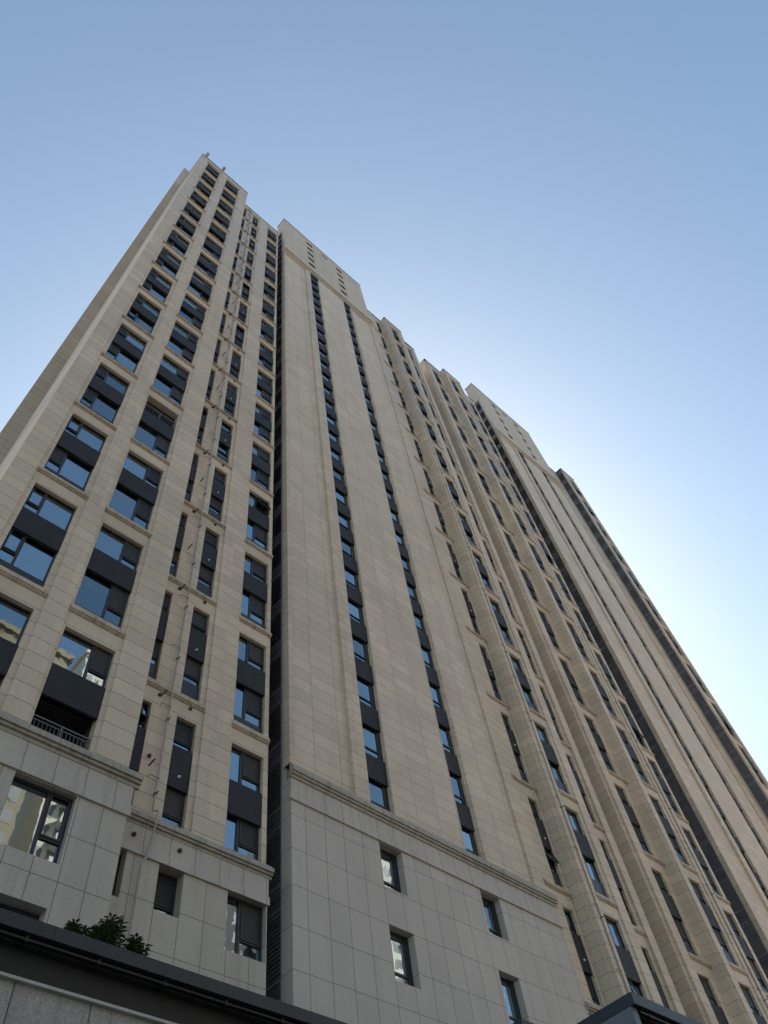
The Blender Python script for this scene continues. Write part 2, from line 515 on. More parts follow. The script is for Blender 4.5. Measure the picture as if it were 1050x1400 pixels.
# module: two storeys, 6 m; B = underside of the band at its foot
B0 = 14.35
MODS = [B0 + 6 * k for k in range(15)]
ROOF = 105.5
TOPZ = 117.55
VENT = MB(); VENT.ball((0, 0, 0), 0.05, 0.08, 0.05); VENT.tube([(0, -0.02, 0), (0, 0.12, 0)], 0.04)
VENT_W = VENT.mesh('vent_cap', M['white'], True)
VENT2 = MB(); VENT2.ball((0, -0.03, 0), 0.07, 0.09, 0.07); VENT2.tube([(0, -0.02, 0), (0, 0.08, 0)], 0.06)
VENT_D = VENT2.mesh('vent_cap', M['rust'], True)

def column(B, wall, Yp, strip, cols, ztop=ROOF, zbot=15.35, jd=0.08, lv=None, skip=None):
    """window strip between piers. strip=(x0,x1) sunk jd behind the pier plane Yp.
    cols = [dict(x0,x1,name,lo,up,apron,sb,st,lb)] heights are above each band"""
    yj = Yp + jd
    ops = []
    for k, b in enumerate(MODS):
        for c in cols:
            lo = b + c.get('foot', 0.38) if k else b + 1.12
            ops.append((c['x0'], c['x1'], lo, b + 5.31, 0.34))
    wall.sheet(strip[0], strip[1], zbot, ztop, yj, ops, 0.34)
    for k, b in enumerate(MODS):
        if k: B.later('lintel_band', band_mesh(strip[1] - strip[0] + 0.02), (strip[0] - 0.01, yj - 0.002, b), (strip[1] - strip[0]) * 0.4)
        for c in cols:
            w = c['x1'] - c['x0']
            foot = b + (c.get('foot', 0.38) if k else 1.12)
            sb, st = b + c.get('sb', 2.46), b + c.get('st', 3.70)
            yg = yj + 0.155
            if not (skip and (k, 'sp') in skip):
                B.later('spandrel_panel', panel_mesh(w - 0.006, st - sb, 'spandrel_panel', M['panel']), (c['x0'] + 0.003, yj + 0.03, sb), (w * (st - sb)) ** 0.5)
            sty = c['style']
            hl = sb + 0.12 - foot
            ap = max(0.0, b + c['lb'] - foot) if k else 0.0
            for lvl in (0, 1):
                if skip and (k, lvl) in skip: continue
                z, hh = (foot, hl) if lvl == 0 else (st - 0.12, b + 5.31 - st + 0.12)
                s2 = sty
                if c.get('mix') and random.random() < c['mix'][0]: s2 = c['mix'][1]
                if random.random() < 0.05: s2 += '^'
                if lvl == 0 and ap > 0.02: s2 = f'{s2}+{ap:.2f}'
                if lvl == 1: s2 = f'{s2}+{0.12:.2f}'
                window(B, c['name'], c['x0'], yg, z, w, hh, s2, c.get('curtain', 0), c.get('blind', 0))

def louver_mesh(ylen, h=3.0):
    key = (ylen, 'louver')
    if key not in BOXC:
        mb = MB()
        mb.box(-0.02, 0.06, 0, ylen, 0.0, 0.09)                       # floor rail
        mb.box(-0.015, 0.06, 0, ylen, 2.20, 2.27)
        mb.box(-0.02, 0.06, 0, 0.05, 0.09, h); mb.box(-0.02, 0.06, ylen - 0.05, ylen, 0.09, h)
        mb.box(0.05, 0.06, 0.05, ylen - 0.05, 0.09, h)
        z = 0.14
        while z < 2.16:                                               # inclined blades
            mb.quad((-0.015, 0.05, z), (-0.015, ylen - 0.05, z), (0.045, ylen - 0.05, z + 0.075), (0.045, 0.05, z + 0.075))
            mb.quad((-0.015, 0.05, z), (0.045, 0.05, z + 0.06), (0.045, ylen - 0.05, z + 0.06), (-0.015, ylen - 0.05, z))
            z += 0.135
        BOXC[key] = mb.mesh('louver_panel', M['louver'])
        p = MB()
        for a, b in ((2.27, 2.62), (2.65, h)):
            p.box(0.01, 0.045, 0.05, ylen - 0.05, a, b)
        BOXC[(ylen, 'slate')] = p.mesh('infill_panel', M['slate'])
    return BOXC[key], BOXC[(ylen, 'slate')]

def louver_wall(B, x, y0, ylen, z0=6.35, n=35):
    L, P = louver_mesh(ylen)
    for k in range(n):
        o = B.at('louver_panel', L, (x, y0, z0 + 3 * k))
        put('infill_panel', P, o)

def coping(mb, x0, x1, y0, y1, z):
    mb.box(x0 - 0.05, x1 + 0.05, y0 - 0.06, y1, z, z + 0.10)

BRANCH = MB(); BRANCH.tube([(0, 0, 0), (0, -0.05, 0), (-0.36, -0.05, 0), (-0.40, -0.05, -0.03), (-0.40, -0.05, -0.14)], 0.011, 6)
BRANCH_M = BRANCH.mesh('branch_pipe', M['rust'])
STUB = MB(); STUB.tube([(0, 0.05, 0), (0, -0.34, 0.02)], 0.028, 8)
STUB_M = STUB.mesh('pipe_stub', M['rust'])
CLAMP = MB(); CLAMP.tube([(0, 0.12, 0), (0, -0.14, 0.0)], 0.022, 8); CLAMP.box(-0.045, 0.045, -0.025, 0.045, -0.025, 0.025)
CLAMP_M = CLAMP.mesh('pipe_clamp', M['rust'])

def drainpipe(B, pts, rad, mods, stubs=True, dx=0.0, stub_x=-0.34):
    mb = MB(); mb.tube(pts, rad, 10)
    x, y = pts[0][0], pts[0][1]
    o = B.at('drainpipe', mb.mesh('drainpipe', M['pipe'], True), (0, 0, 0))
    for b in mods:
        for q in (0.0, 3.0):
            j = random.uniform(-0.08, 0.08)
            put('branch_pipe', BRANCH_M, o, (x + 0.02, y, b + 2.37 + q + j))
            if stubs and random.random() < 0.8: put('pipe_stub', STUB_M, o, (x + stub_x, y + 0.1, b + 2.80 + q + j))
            if stubs or q: put('pipe_clamp', CLAMP_M, o, (x, y, b + 1.83 + q + j))
    return o

def c_block(B, dx):
    """central block: grey granite foot, stone field with two stair-window columns, coated parapet tower"""
    X = lambda v: v + dx
    # foot
    ops = []
    for xa in (19.03, 24.62):
        ops += [(X(xa), X(xa + 1.17), 16.52, 18.32, 0.42), (X(xa), X(xa + 1.17), 13.25, 15.12, 0.42), (X(xa), X(xa + 1.17), 9.9, 11.8, 0.42)]
    g = MB()
    g.sheet(X(14.78), X(29.92), GZ, 19.3, 18.0, ops, 0.42, ends=0.55)
    B.part('stone_base', g, M['grey_c'])
    for o in ops: window(B, 'stair_window', o[0] + 0.004, 18.0 + 0.30, o[2] + 0.004, o[1] - o[0] - 0.008, o[3] - o[2] - 0.008, 'stair')
    fr = MB()
    fr.box(X(14.70), X(29.97), 17.93, 18.0 - 0.003, 18.34, 18.62)
    fr.box(X(14.76), X(29.94), 17.97, 18.0 - 0.004, 18.62, 19.28)
    B.part('frieze', fr, M['frieze'])
    c = MB(); cornice(c, X(14.72), X(29.98), 18.0, 19.28, 0.2, 0.68)
    B.part('cornice', c, M['cornice'])
    # upper field
    f = MB()
    zt = 98.95
    f.sheet(X(14.98), X(18.02), 19.95, zt, 18.12)
    f.sheet(X(20.13), X(24.33), 19.95, zt, 18.02, (), ends=0.32, top=False)
    f.sheet(X(25.66), X(28.80), 19.95, zt, 18.10)
    B.part('wall', f, M['field'])
    p = MB()
    p.sheet(X(14.74), X(14.98), 19.95, zt, 18.0, (), ends=0.36)
    p.sheet(X(18.02), X(18.80), 19.95, zt, 17.97, (), ends=0.34, top=False)
    p.sheet(X(25.42), X(25.54), 19.95, zt, 18.08, (), ends=0.3, top=False)
    p.sheet(X(25.54), X(25.66), 19.95, zt, 17.99, (), ends=0.3, top=False)
    p.sheet(X(28.80), X(29.62), 19.95, zt, 17.99, (), ends=0.3, top=False)
    # head of the two stone frames
    p.box(X(15.0), X(18.0), 18.0, 18.13, 98.15, 98.9); p.box(X(25.68), X(28.78), 18.0, 18.13, 98.15, 98.9)
    B.part('pilaster', p, M['beige'])
    for xa, w in ((18.80, 1.33), (24.33, 1.09)):
        for k in range(26):
            z = 20.0 + 3 * k
            h = 1.47 if k == 0 else 1.80
            zb = z if k == 0 else z - 0.25
            window(B, 'stair_window', X(xa) + 0.004, 18.02 + 0.21, zb - 0.06, w - 0.008, h + 0.12, 'stair', 0, 0.12)
            if z + 1.42 < 98: B.later('spandrel_panel', panel_mesh(w - 0.008, 1.27, 'spandrel_panel', M['panel']), (X(xa) + 0.004, 18.02 + 0.115, z + 1.44), (w * 1.27) ** 0.5)
        hd = MB(); hd.box(X(xa), X(xa) + w, 18.06, 18.4, 97.95, 98.95)
        B.part('window_head', hd, M['panel'])
    c = MB(); cornice(c, X(14.72), X(29.66), 17.99, 98.72, 0.10, 0.25); cornice(c, X(14.72), X(29.66), 17.99, 100.25, 0.10, 0.25)
    B.part('cornice', c, M['sill'])
    # tower parapet with ventilation slots
    ops = []
    for xa in (18.88, 24.42):
        for k in range(5): ops.append((X(xa), X(xa + 1.06), 103.2 + 2.82 * k, 104.55 + 2.82 * k, 0.25))
    ops.append((X(21.7), X(22.75), 115.2, 116.05, 0.25))
    s = MB(); s.sheet(X(14.78), X(29.33), 98.97, 111.3, 18.05, [o for o in ops if o[3] < 111.3], 0.25, ends=0.28, top=False); s.sheet(X(14.78), X(29.33), 111.3, TOPZ, 18.05, [o for o in ops if o[2] > 111.3], 0.25, ends=1.45)
    s.quad((X(14.78), 18.05, 111.3), (X(14.78), 19.5, 111.3), (X(29.33), 19.5, 111.3), (X(29.33), 18.05, 111.3))
    s.quad((X(29.33), 18.05, 98.97), (X(29.33), 19.5, 98.97), (X(29.33), 19.5, 111.3), (X(29.33), 18.05, 111.3))
    s.quad((X(14.78), 19.5, 98.97), (X(14.78), 19.5, TOPZ), (X(29.33), 19.5, TOPZ), (X(29.33), 19.5, 98.97))
    B.part('parapet', s, M['stucco'])
    bk = MB()
    for o in ops:
        bk.box(o[0], o[1], 18.27, 18.30, o[2], o[3])
        z = o[2] + 0.05
        while z < o[3] - 0.05:
            bk.quad((o[0], 18.10, z), (o[1], 18.10, z), (o[1], 18.24, z + 0.10), (o[0], 18.24, z + 0.10)); z += 0.14
    B.part('vent_louver', bk, M['louver'])
    k = MB(); coping(k, X(14.78), X(29.33), 18.05, 19.56, TOPZ)
    B.part('coping', k, M['coping'])

def narrow(x0, x1, **k): return dict(x0=x0, x1=x1, name='narrow_window', style='slim', lb=1.20, st=4.16, mix=(0.10, 'slim_open'), blind=0.25, **k)

def side_pier(B, wall, x, yb, yc, yf, xs, x1, z1, ztop=ROOF):
    """projecting bay: cheek at x from yb forward to yc, small corner strip, then the front plane yf from xs to x1"""
    wall.quad((x, yb, z1), (x, yc, z1), (x, yc, ztop), (x, yb, ztop))
    wall.sheet(x, xs, z1, ztop, yc)
    wall.quad((xs, yc, z1), (xs, yf, z1), (xs, yf, ztop), (xs, yc, ztop))
    wall.sheet(xs, x1, z1, ztop, yf)

# ================================================================== ground
def ground():
    mb = MB(); mb.box(-1500, 1500, -1500, 1500, GZ - 0.5, GZ)
    put('ground', mb.mesh('ground', M['paving']), kind='structure')
    mb = MB(); mb.box(-400, 400, -26, -12, GZ - 0.1, GZ + 0.004)
    put('road', mb.mesh('road', M['asphalt']), kind='structure')
ground()

# ================================================================== near tower
T = Building('apartment_tower', 'near beige high-rise block with broad corner windows, dark louvre slot and grey granite foot', 'building', (20, 24, GZ), 'joined apartment towers')
YA = 16.8
CB = 15.35          # top of foot / start of beige
# --- corner wing
wall = MB()
wall.sheet(1.18, 2.01, CB, ROOF, YA); wall.sheet(4.11, 4.84, CB, ROOF, YA); wall.sheet(6.885, 7.93, CB, ROOF, YA)
for xa in (2.01, 4.11, 4.84, 6.885):      # jamb returns
    dl = 0.08
    wall.quad((xa, YA, CB), (xa, YA, ROOF), (xa, YA + dl, ROOF), (xa, YA + dl, CB))
wall.quad((7.93, YA, CB), (7.93, 18.4, CB), (7.93, 18.4, ROOF), (7.93, YA, ROOF))
wall.quad((1.18, 21.8, GZ), (1.18, YA, GZ), (1.18, YA, ROOF), (1.18, 21.8, ROOF))
wall.sheet(2.01, 4.11, 103.9, ROOF, YA + 0.02); wall.sheet(4.84, 6.885, 103.9, ROOF, YA + 0.02)
column(T, wall, YA, (2.01, 4.11), [dict(x0=2.215, x1=3.90, name='picture_window', style='big_l', lb=0.80, foot=0.40, st=3.69, mix=(0.2, 'clear_l'), curtain=0.55, blind=0.2)], skip={(0, 'sp'): 1} and None)
SK = {(0, 0), (3, 1), (10, 0)}
column(T, wall, YA, (4.84, 6.885), [dict(x0=4.955, x1=6.73, name='picture_window', style='big_r', lb=0.60, foot=0.42, st=3.69, mix=(0.12, 'clear_r'), curtain=0.3, blind=0.2)], skip=SK)
T.part('wall', wall, M['beige'])
# open balconies in the second column
def railing(x0, x1, y, z, h):
    mb = MB()
    mb.box(x0, x1, y - 0.02, y + 0.02, z + h - 0.04, z + h)
    mb.box(x0, x1, y - 0.015, y + 0.015, z + h - 0.16, z + h - 0.13)
    mb.box(x0, x1, y - 0.015, y + 0.015, z + 0.05, z + 0.08)
    n = int((x1 - x0) / 0.115)
    for i in range(n + 1):
        x = x0 + (x1 - x0) * i / n
        mb.box(x - 0.007, x + 0.007, y - 0.007, y + 0.007, z + 0.081, z + h - 0.161)
    for x in (x0 + 0.02, (x0 + x1) / 2, x1 - 0.02): mb.box(x - 0.02, x + 0.02, y - 0.021, y + 0.021, z, z + h - 0.041)
    T.part('balcony_railing', mb, M['rail'])
railing(4.96, 6.725, YA + 0.2, 15.47, 0.62)
railing(4.96, 6.725, YA + 0.2, B0 + 18 + 3.70, 0.85)
railing(4.96, 6.725, YA + 0.2, B0 + 60 + 0.42, 0.6)
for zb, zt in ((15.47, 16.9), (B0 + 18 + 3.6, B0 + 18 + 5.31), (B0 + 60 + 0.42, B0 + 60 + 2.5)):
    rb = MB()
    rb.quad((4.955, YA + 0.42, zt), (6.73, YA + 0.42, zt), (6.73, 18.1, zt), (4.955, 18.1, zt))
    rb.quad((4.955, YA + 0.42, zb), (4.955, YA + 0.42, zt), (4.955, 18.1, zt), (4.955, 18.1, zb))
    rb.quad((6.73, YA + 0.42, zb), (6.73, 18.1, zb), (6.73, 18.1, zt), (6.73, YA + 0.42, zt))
    T.part('balcony_lining', rb, M['dark'])  # interior shade of the balconies is painted in by the dark colour
# foot of the wing
YAb = 16.72
aops = [(4.97, 6.66, 12.02, 13.95, 0.30), (1.9, 4.0, 12.02, 13.95, 0.30), (4.97, 6.66, 8.9, 10.93, 0.45), (1.9, 4.0, 8.9, 10.93, 0.45)]
g = MB(); g.sheet(1.10, 8.12, GZ, 14.95, YAb, aops, 0.3, ends=1.6)
T.part('stone_base', g, M['grey_a'])
for o in aops: window(T, 'picture_window', o[0] + 0.004, YAb + o[4] - 0.12, o[2] + 0.004, o[1] - o[0] - 0.008, o[3] - o[2] - 0.008, 'clear_r')
fr = MB(); fr.box(1.05, 8.18, YAb - 0.07, YAb - 0.003, 13.97, 14.30); fr.box(1.08, 8.15, YAb - 0.03, YAb - 0.004, 14.30, 14.92)
T.part('frieze', fr, M['frieze'])
c = MB(); cornice(c, 0.98, 8.30, YAb + 0.04, 14.90, 0.24, 0.56)
T.part('cornice', c, M['cornice'])
k = MB(); coping(k, 1.18, 7.93, YA, 22, ROOF)
T.part('coping', k, M['coping'])
# rear part of the wing, rising behind on the left
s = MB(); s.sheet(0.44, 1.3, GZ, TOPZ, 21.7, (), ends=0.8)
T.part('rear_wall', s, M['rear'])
# --- recessed bay with bathroom windows and drainpipe
YR = 18.05
wall = MB()
wall.sheet(7.93, 8.30, CB, ROOF, YR); wall.sheet(10.93, 12.10, CB, ROOF, YR)
wall.quad((8.30, YR, CB), (8.30, YR, ROOF), (8.30, YR + 0.06, ROOF), (8.30, YR + 0.06, CB))
wall.quad((10.93, YR + 0.08, CB), (10.93, YR, CB), (10.93, YR, ROOF), (10.93, YR + 0.08, ROOF))
wall.quad((12.10, YR, CB), (12.10, YR, ROOF), (12.10, YR + 0.06, ROOF), (12.10, YR + 0.06, CB))
wall.quad((13.80, YR + 0.04, CB), (13.80, 20.5, CB), (13.80, 20.5, ROOF), (13.80, YR + 0.04, ROOF))
wall.sheet(8.30, 10.93, 103.9, ROOF, YR + 0.01); wall.sheet(12.10, 13.80, 103.9, ROOF, YR + 0.01)
bath = dict(name='casement_window', style='slim', lb=1.20, st=4.08, mix=(0.12, 'slim_open'), blind=0.25)
column(T, wall, YR, (8.30, 10.93), [narrow(8.50, 8.89), dict(x0=9.90, x1=10.70, **bath)], jd=0.06)
column(T, wall, YR, (12.10, 13.80), [dict(x0=12.19, x1=13.60, name='casement_window', style='half', lb=0.78, foot=0.40, st=3.76, curtain=0.3, blind=0.15)], jd=0.05)
T.part('wall', wall, M['beige'])
YRb = 18.0
rops = [(8.32, 8.95, 12.66, 14.04, 0.4), (10.0, 10.82, 12.68, 14.04, 0.45), (12.35, 13.77, 12.30, 14.04, 0.30)]
g = MB(); g.sheet(8.12, 13.80, GZ, 14.95, YRb, rops, 0.4, ends=1.4)
T.part('stone_base', g, M['grey_r'])
for o, st, nm in zip(rops, ('slim', 'slim', 'half'), ('narrow_window', 'casement_window', 'casement_window')):
    window(T, nm, o[0] + 0.004, YRb + o[4] - 0.12, o[2] + 0.004, o[1] - o[0] - 0.008, o[3] - o[2] - 0.008, st)
fr = MB(); fr.box(8.13, 13.84, YRb - 0.07, YRb - 0.003, 14.02, 14.28); fr.box(8.13, 13.82, YRb - 0.03, YRb - 0.004, 14.28, 14.92)
T.part('frieze', fr, M['frieze'])
c = MB(); cornice(c, 8.13, 13.92, YRb + 0.04, 14.90, 0.22, 0.50)
T.part('cornice', c, M['cornice'])
k = MB(); coping(k, 7.93, 13.80, YR, 22, ROOF)
T.part('coping', k, M['coping'])
drainpipe(T, [(9.53, YR - 0.02, ROOF - 0.5), (9.53, YR - 0.02, 15.6), (9.55, YR - 0.34, 15.4), (9.52, YR - 0.34, 14.9), (9.52, YR - 0.2, 14.3), (9.50, YR - 0.14, 14.0), (9.40, YR - 0.13, 13.75), (9.36, YR - 0.13, 6.0)], 0.03, MODS)
for k_, b in enumerate(MODS):
    T.later('vent_cap', VENT_W, (10.30, YR + 0.09, b + 2.92), 0.15)
    T.later('vent_cap', VENT_D, (10.36, YR + 0.06, b + 5.86), 0.14)
    T.later('vent_cap', VENT_D, (9.12, YR + 0.06, b + 5.80), 0.14)
T.later('vent_cap', VENT_D, (9.03, YRb - 0.02, 14.55), 0.14)
T.later('vent_cap', VENT_D, (10.55, YRb - 0.02, 14.62), 0.14)
T.later('vent_cap', VENT_D, (9.13, YR + 0.06, 17.5), 0.14)
# --- slot and central block
louver_wall(T, 14.80, 18.55, 3.2)
pn = MB(); pn.box(14.82, 15.4, 18.34, 18.55, 19.3, 111.29)
T.part('slot_cheek', pn, M['stucco'])
c_block(T, 0.0)
# --- plain bay right of the central block
wall = MB()
wall.sheet(29.62, 30.0, CB, ROOF, YR - 0.0)
wall.sheet(29.3, 29.62, 99.2, ROOF, YR)
column(T, wall, YR, (30.0, 31.62), [narrow(30.66, 31.42)], jd=0.03)
for b in MODS[1:]:
    T.later('lintel_band', band_mesh(0.42), (29.60, YR - 0.002, b), 0.3)
    T.later('vent_cap', VENT_W, (31.3, YR - 0.0, b - 0.12), 0.14)
    T.later('vent_cap', VENT_W, (31.1, YR + 0.07, b + 3.0), 0.14)
T.later('vent_cap', VENT_W, (31.1, YR + 0.07, B0 + 3.0), 0.14)
# --- projecting bay and the narrow column beside it
side_pier(T, wall, 31.74, 18.2, 17.5, 17.3, 31.93, 32.68, 8)
wall.quad((31.62, YR + 0.3, CB), (31.62, YR + 0.03, CB), (31.62, YR + 0.03, ROOF), (31.62, YR + 0.3, ROOF))
wall.sheet(31.62, 31.74, CB, ROOF, YR + 0.1)
column(T, wall, 17.3, (32.68, 34.33), [dict(x0=32.70, x1=34.02, name='casement_window', style='half_l', lb=1.25, foot=0.38, st=3.9, blind=0.2)], jd=0.08, zbot=8)
wall.quad((34.33, 17.38, 8), (34.33, 17.3, 8), (34.33, 17.3, ROOF), (34.33, 17.38, ROOF))
wall.sheet(34.33, 35.06, 8, ROOF, 17.3); wall.quad((35.06, 17.3, 8), (35.06, 18.2, 8), (35.06, 18.2, ROOF), (35.06, 17.3, ROOF))
column(T, wall, YR, (35.06, 37.62), [narrow(36.0, 37.30)], jd=0.08, zbot=8)
wall.quad((37.62, YR + 0.08, 8), (37.62, YR - 0.06, 8), (37.62, YR - 0.06, ROOF), (37.62, YR + 0.08, ROOF))
wall.sheet(37.62, 38.28, 8, ROOF, YR - 0.06)
wall.quad((38.28, YR - 0.06, GZ), (38.28, 34, GZ), (38.28, 34, ROOF), (38.28, YR - 0.06, ROOF))
wall.sheet(32.68, 34.33, 103.9, ROOF, 17.32); wall.sheet(35.06, 37.62, 103.9, ROOF, YR)
T.part('wall', wall, M['beige'])
g = MB(); g.sheet(29.93, 38.28, GZ, 14.95, 18.1, (), ends=0.2)
T.part('stone_base', g, M['grey_r'])
c = MB(); cornice(c, 29.93, 31.72, 18.1, 14.90, 0.24, 0.5)
T.part('cornice', c, M['cornice'])
k = MB(); coping(k, 29.4, 31.74, YR, 22, ROOF); coping(k, 31.80, 35.0, 17.3, 22, ROOF + 0.002); coping(k, 35.12, 38.24, YR - 0.06, 22, ROOF)
T.part('coping', k, M['coping'])
drainpipe(T, [(32.30, 17.26, ROOF - 0.5), (32.30, 17.26, 6.0)], 0.03, MODS, False)
# --- structural core (room darkness painted on, behind the windows) and back
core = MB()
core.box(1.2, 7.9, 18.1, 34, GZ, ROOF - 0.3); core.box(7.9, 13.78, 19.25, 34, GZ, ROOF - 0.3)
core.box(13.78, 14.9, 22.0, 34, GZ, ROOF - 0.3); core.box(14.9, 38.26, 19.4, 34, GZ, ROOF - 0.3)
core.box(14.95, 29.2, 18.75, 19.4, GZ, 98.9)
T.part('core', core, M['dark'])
bw = MB(); bw.box(1.2, 38.26, 34.0, 34.3, GZ, ROOF)
T.part('rear_wall', bw, M['stucco'])
T.flush()

# ================================================================== far tower
F_ = Building('apartment_tower', 'far beige high-rise block joined on the right, seen steeply edge-on', 'building', (55, 24, GZ), 'joined apartment towers')
wall = MB()
# first pier: deep cheek towards the gap
RT = 104.7
side_pier(F_, wall, 40.30, 22.5, 18.15, 18.0, 40.62, 41.40, 8)
column(F_, wall, 18.0, (41.40, 43.50), [dict(x0=41.43, x1=42.72, name='casement_window', style='half', lb=0.8, foot=0.38, st=3.9, blind=0.2)], jd=0.06, zbot=8)
side_pier(F_, wall, 43.50, 18.3, 17.45, 17.3, 43.66, 44.24, 8)
column(F_, wall, 17.3, (44.24, 46.04), [dict(x0=44.27, x1=45.65, name='picture_window', style='half', lb=1.15, foot=0.38, st=3.85, blind=0.2)], jd=0.08, zbot=8)
wall.quad((46.04, 17.38, 8), (46.04, 17.3, 8), (46.04, 17.3, ROOF), (46.04, 17.38, ROOF))
wall.sheet(46.04, 47.05, 8, ROOF, 17.3); wall.quad((47.05, 17.3, 8), (47.05, 18.2, 8), (47.05, 18.2, ROOF), (47.05, 17.3, ROOF))
wall.sheet(47.05, 48.6, 8, ROOF, YR)
column(F_, wall, YR, (48.6, 50.78), [dict(x0=49.0, x1=50.40, name='casement_window', style='half', lb=0.8, foot=0.38, st=3.76, blind=0.2)], jd=0.05, zbot=8)
wall.quad((50.78, YR + 0.05, 8), (50.78, 21, 8), (50.78, 21, ROOF), (50.78, YR + 0.05, ROOF))
wall.sheet(41.40, 43.5, 103.9, ROOF, 18.02); wall.sheet(44.24, 46.04, 103.9, ROOF, 17.32); wall.sheet(48.6, 50.78, 103.9, ROOF, YR + 0.01)
drainpipe(F_, [(46.5, 17.26, ROOF - 0.5), (46.5, 17.26, 6.0)], 0.035, MODS, False)
louver_wall(F_, 53.92, 18.40, 4.2)
pn = MB(); pn.box(53.93, 54.3, 18.34, 18.40, 19.3, 111.29)
F_.part('slot_cheek', pn, M['stucco'])
c_block(F_, 39.10)
# end bay
wall.sheet(68.4, 70.0, 8, ROOF, YR)
YE = 17.0
wall.sheet(70.0, 70.2, 8, ROOF, YE + 0.12); wall.quad((70.2, YE + 0.12, 8), (70.2, YE, 8), (70.2, YE, ROOF), (70.2, YE + 0.12, ROOF)); wall.sheet(70.2, 70.85, 8, ROOF, YE)
column(F_, wall, YE, (70.85, 72.75), [dict(x0=71.0, x1=72.6, name='picture_window', style='half', lb=0.8, foot=0.40, st=3.69, curtain=0.3, blind=0.2)], zbot=8)
wall.quad((72.75, YE + 0.08, 8), (72.75, YE, 8), (72.75, YE, ROOF), (72.75, YE + 0.08, ROOF))
wall.sheet(72.75, 73.3, 8, ROOF, YE); wall.quad((73.3, YE, GZ), (73.3, 34, GZ), (73.3, 34, ROOF), (73.3, YE, ROOF))
wall.sheet(70.85, 72.75, 103.9, ROOF, YE + 0.02)
F_.part('wall', wall, M['beige'])
louver_wall(F_, 70.02, 17.14, 0.90, 6.35, 33)
g = MB(); g.sheet(40.3, 53.0, GZ, 7.99, 18.3, (), ends=0.2); g.sheet(69.1, 73.3, GZ, 7.99, 17.4, (), ends=0.2)
F_.part('stone_base', g, M['grey_r'])
k = MB(); coping(k, 40.36, 43.4, 18.0, 22, ROOF); coping(k, 43.55, 47.0, 17.3, 22, ROOF + 0.002); coping(k, 47.1, 50.8, YR, 22, ROOF); coping(k, 68.45, 69.9, YR, 22, ROOF); coping(k, 70.0, 73.3, YE, 30, ROOF + 0.002)
F_.part('coping', k, M['coping'])
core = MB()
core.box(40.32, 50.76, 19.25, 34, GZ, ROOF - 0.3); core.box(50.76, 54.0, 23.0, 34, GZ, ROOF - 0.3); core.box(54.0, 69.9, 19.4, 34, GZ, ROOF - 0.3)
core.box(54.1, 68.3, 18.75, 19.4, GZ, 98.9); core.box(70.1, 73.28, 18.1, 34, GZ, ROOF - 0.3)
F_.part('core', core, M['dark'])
bw = MB(); bw.box(40.32, 73.28, 34.0, 34.3, GZ, ROOF)
F_.part('rear_wall', bw, M['stucco'])
F_.flush()

# ================================================================== podium with planted roof edge
P = Building('shop_podium', 'low shop podium with dark metal fascia and cable tray in front of the towers', 'building', (8, 12, GZ))
PT = 7.62
edges = [(-30.0, 14.2, 12.0), (14.2, 15.45, 10.1), (15.45, 40.0, 8.2)]
st = MB(); fa = MB(); lo = MB(); stp = MB(); rf = MB(); tray = MB(); sc = MB()
for i, (x0, x1, y) in enumerate(edges):
    fa.box(x0, x1, y, y + 0.10, 7.40, PT)                             # top fascia
    fa.box(x0, x1, y + 0.10, y + 0.42, 7.40, 7.44)
    lo.box(x0 + 0.2 * (i > 0), x1, y + 0.30, y + 0.40, 6.83, 7.40)    # dark panel band
    stp.box(x0 + 0.2 * (i > 0), x1, y + 0.19, y + 0.30, 6.80, 6.845)
    st.box(x0 + 0.22 * (i > 0), x1, y + 0.28, y + 0.6, GZ, 6.80)
    rf.box(x0 + 0.11, x1, y + 0.10, 17.9, 7.44, 7.48)
    tray.box(x0 + 0.25 * (i > 0), x1, y + 0.07, y + 0.13, 7.315, 7.35); tray.box(x0 + 0.25 * (i > 0), x1, y + 0.15, y + 0.19, 7.28, 7.31)
    n = int((x1 - x0) / 1.26)
    for q in range(n):
        x = x0 + 0.6 + 1.26 * q
        P.later('tray_bracket', panel_mesh(0.05, 0.10, 'tray_bracket', M['tray'], 0.24), (x - 0.03, y + 0.06, 7.295), 0.2)
    if i:
        yb = edges[i - 1][2]
        fa.box(x0 - 0.002, x0 + 0.10, y + 0.10, yb, 7.40, PT)
        sc.box(x0 + 0.0, x0 + 0.19, y + 0.11, yb + 0.3, GZ, 7.39)
P.part('stone_wall', st, M['podium_stone']); P.part('fascia', fa, M['fascia']); P.part('lower_fascia', lo, M['fascia_low'])
P.part('side_cladding', sc, M['cheek']); P.part('drip_strip', stp, M['steel']); P.part('roof', rf, M['roof']); P.part('cable_tray', tray, M['tray']); P.flush()

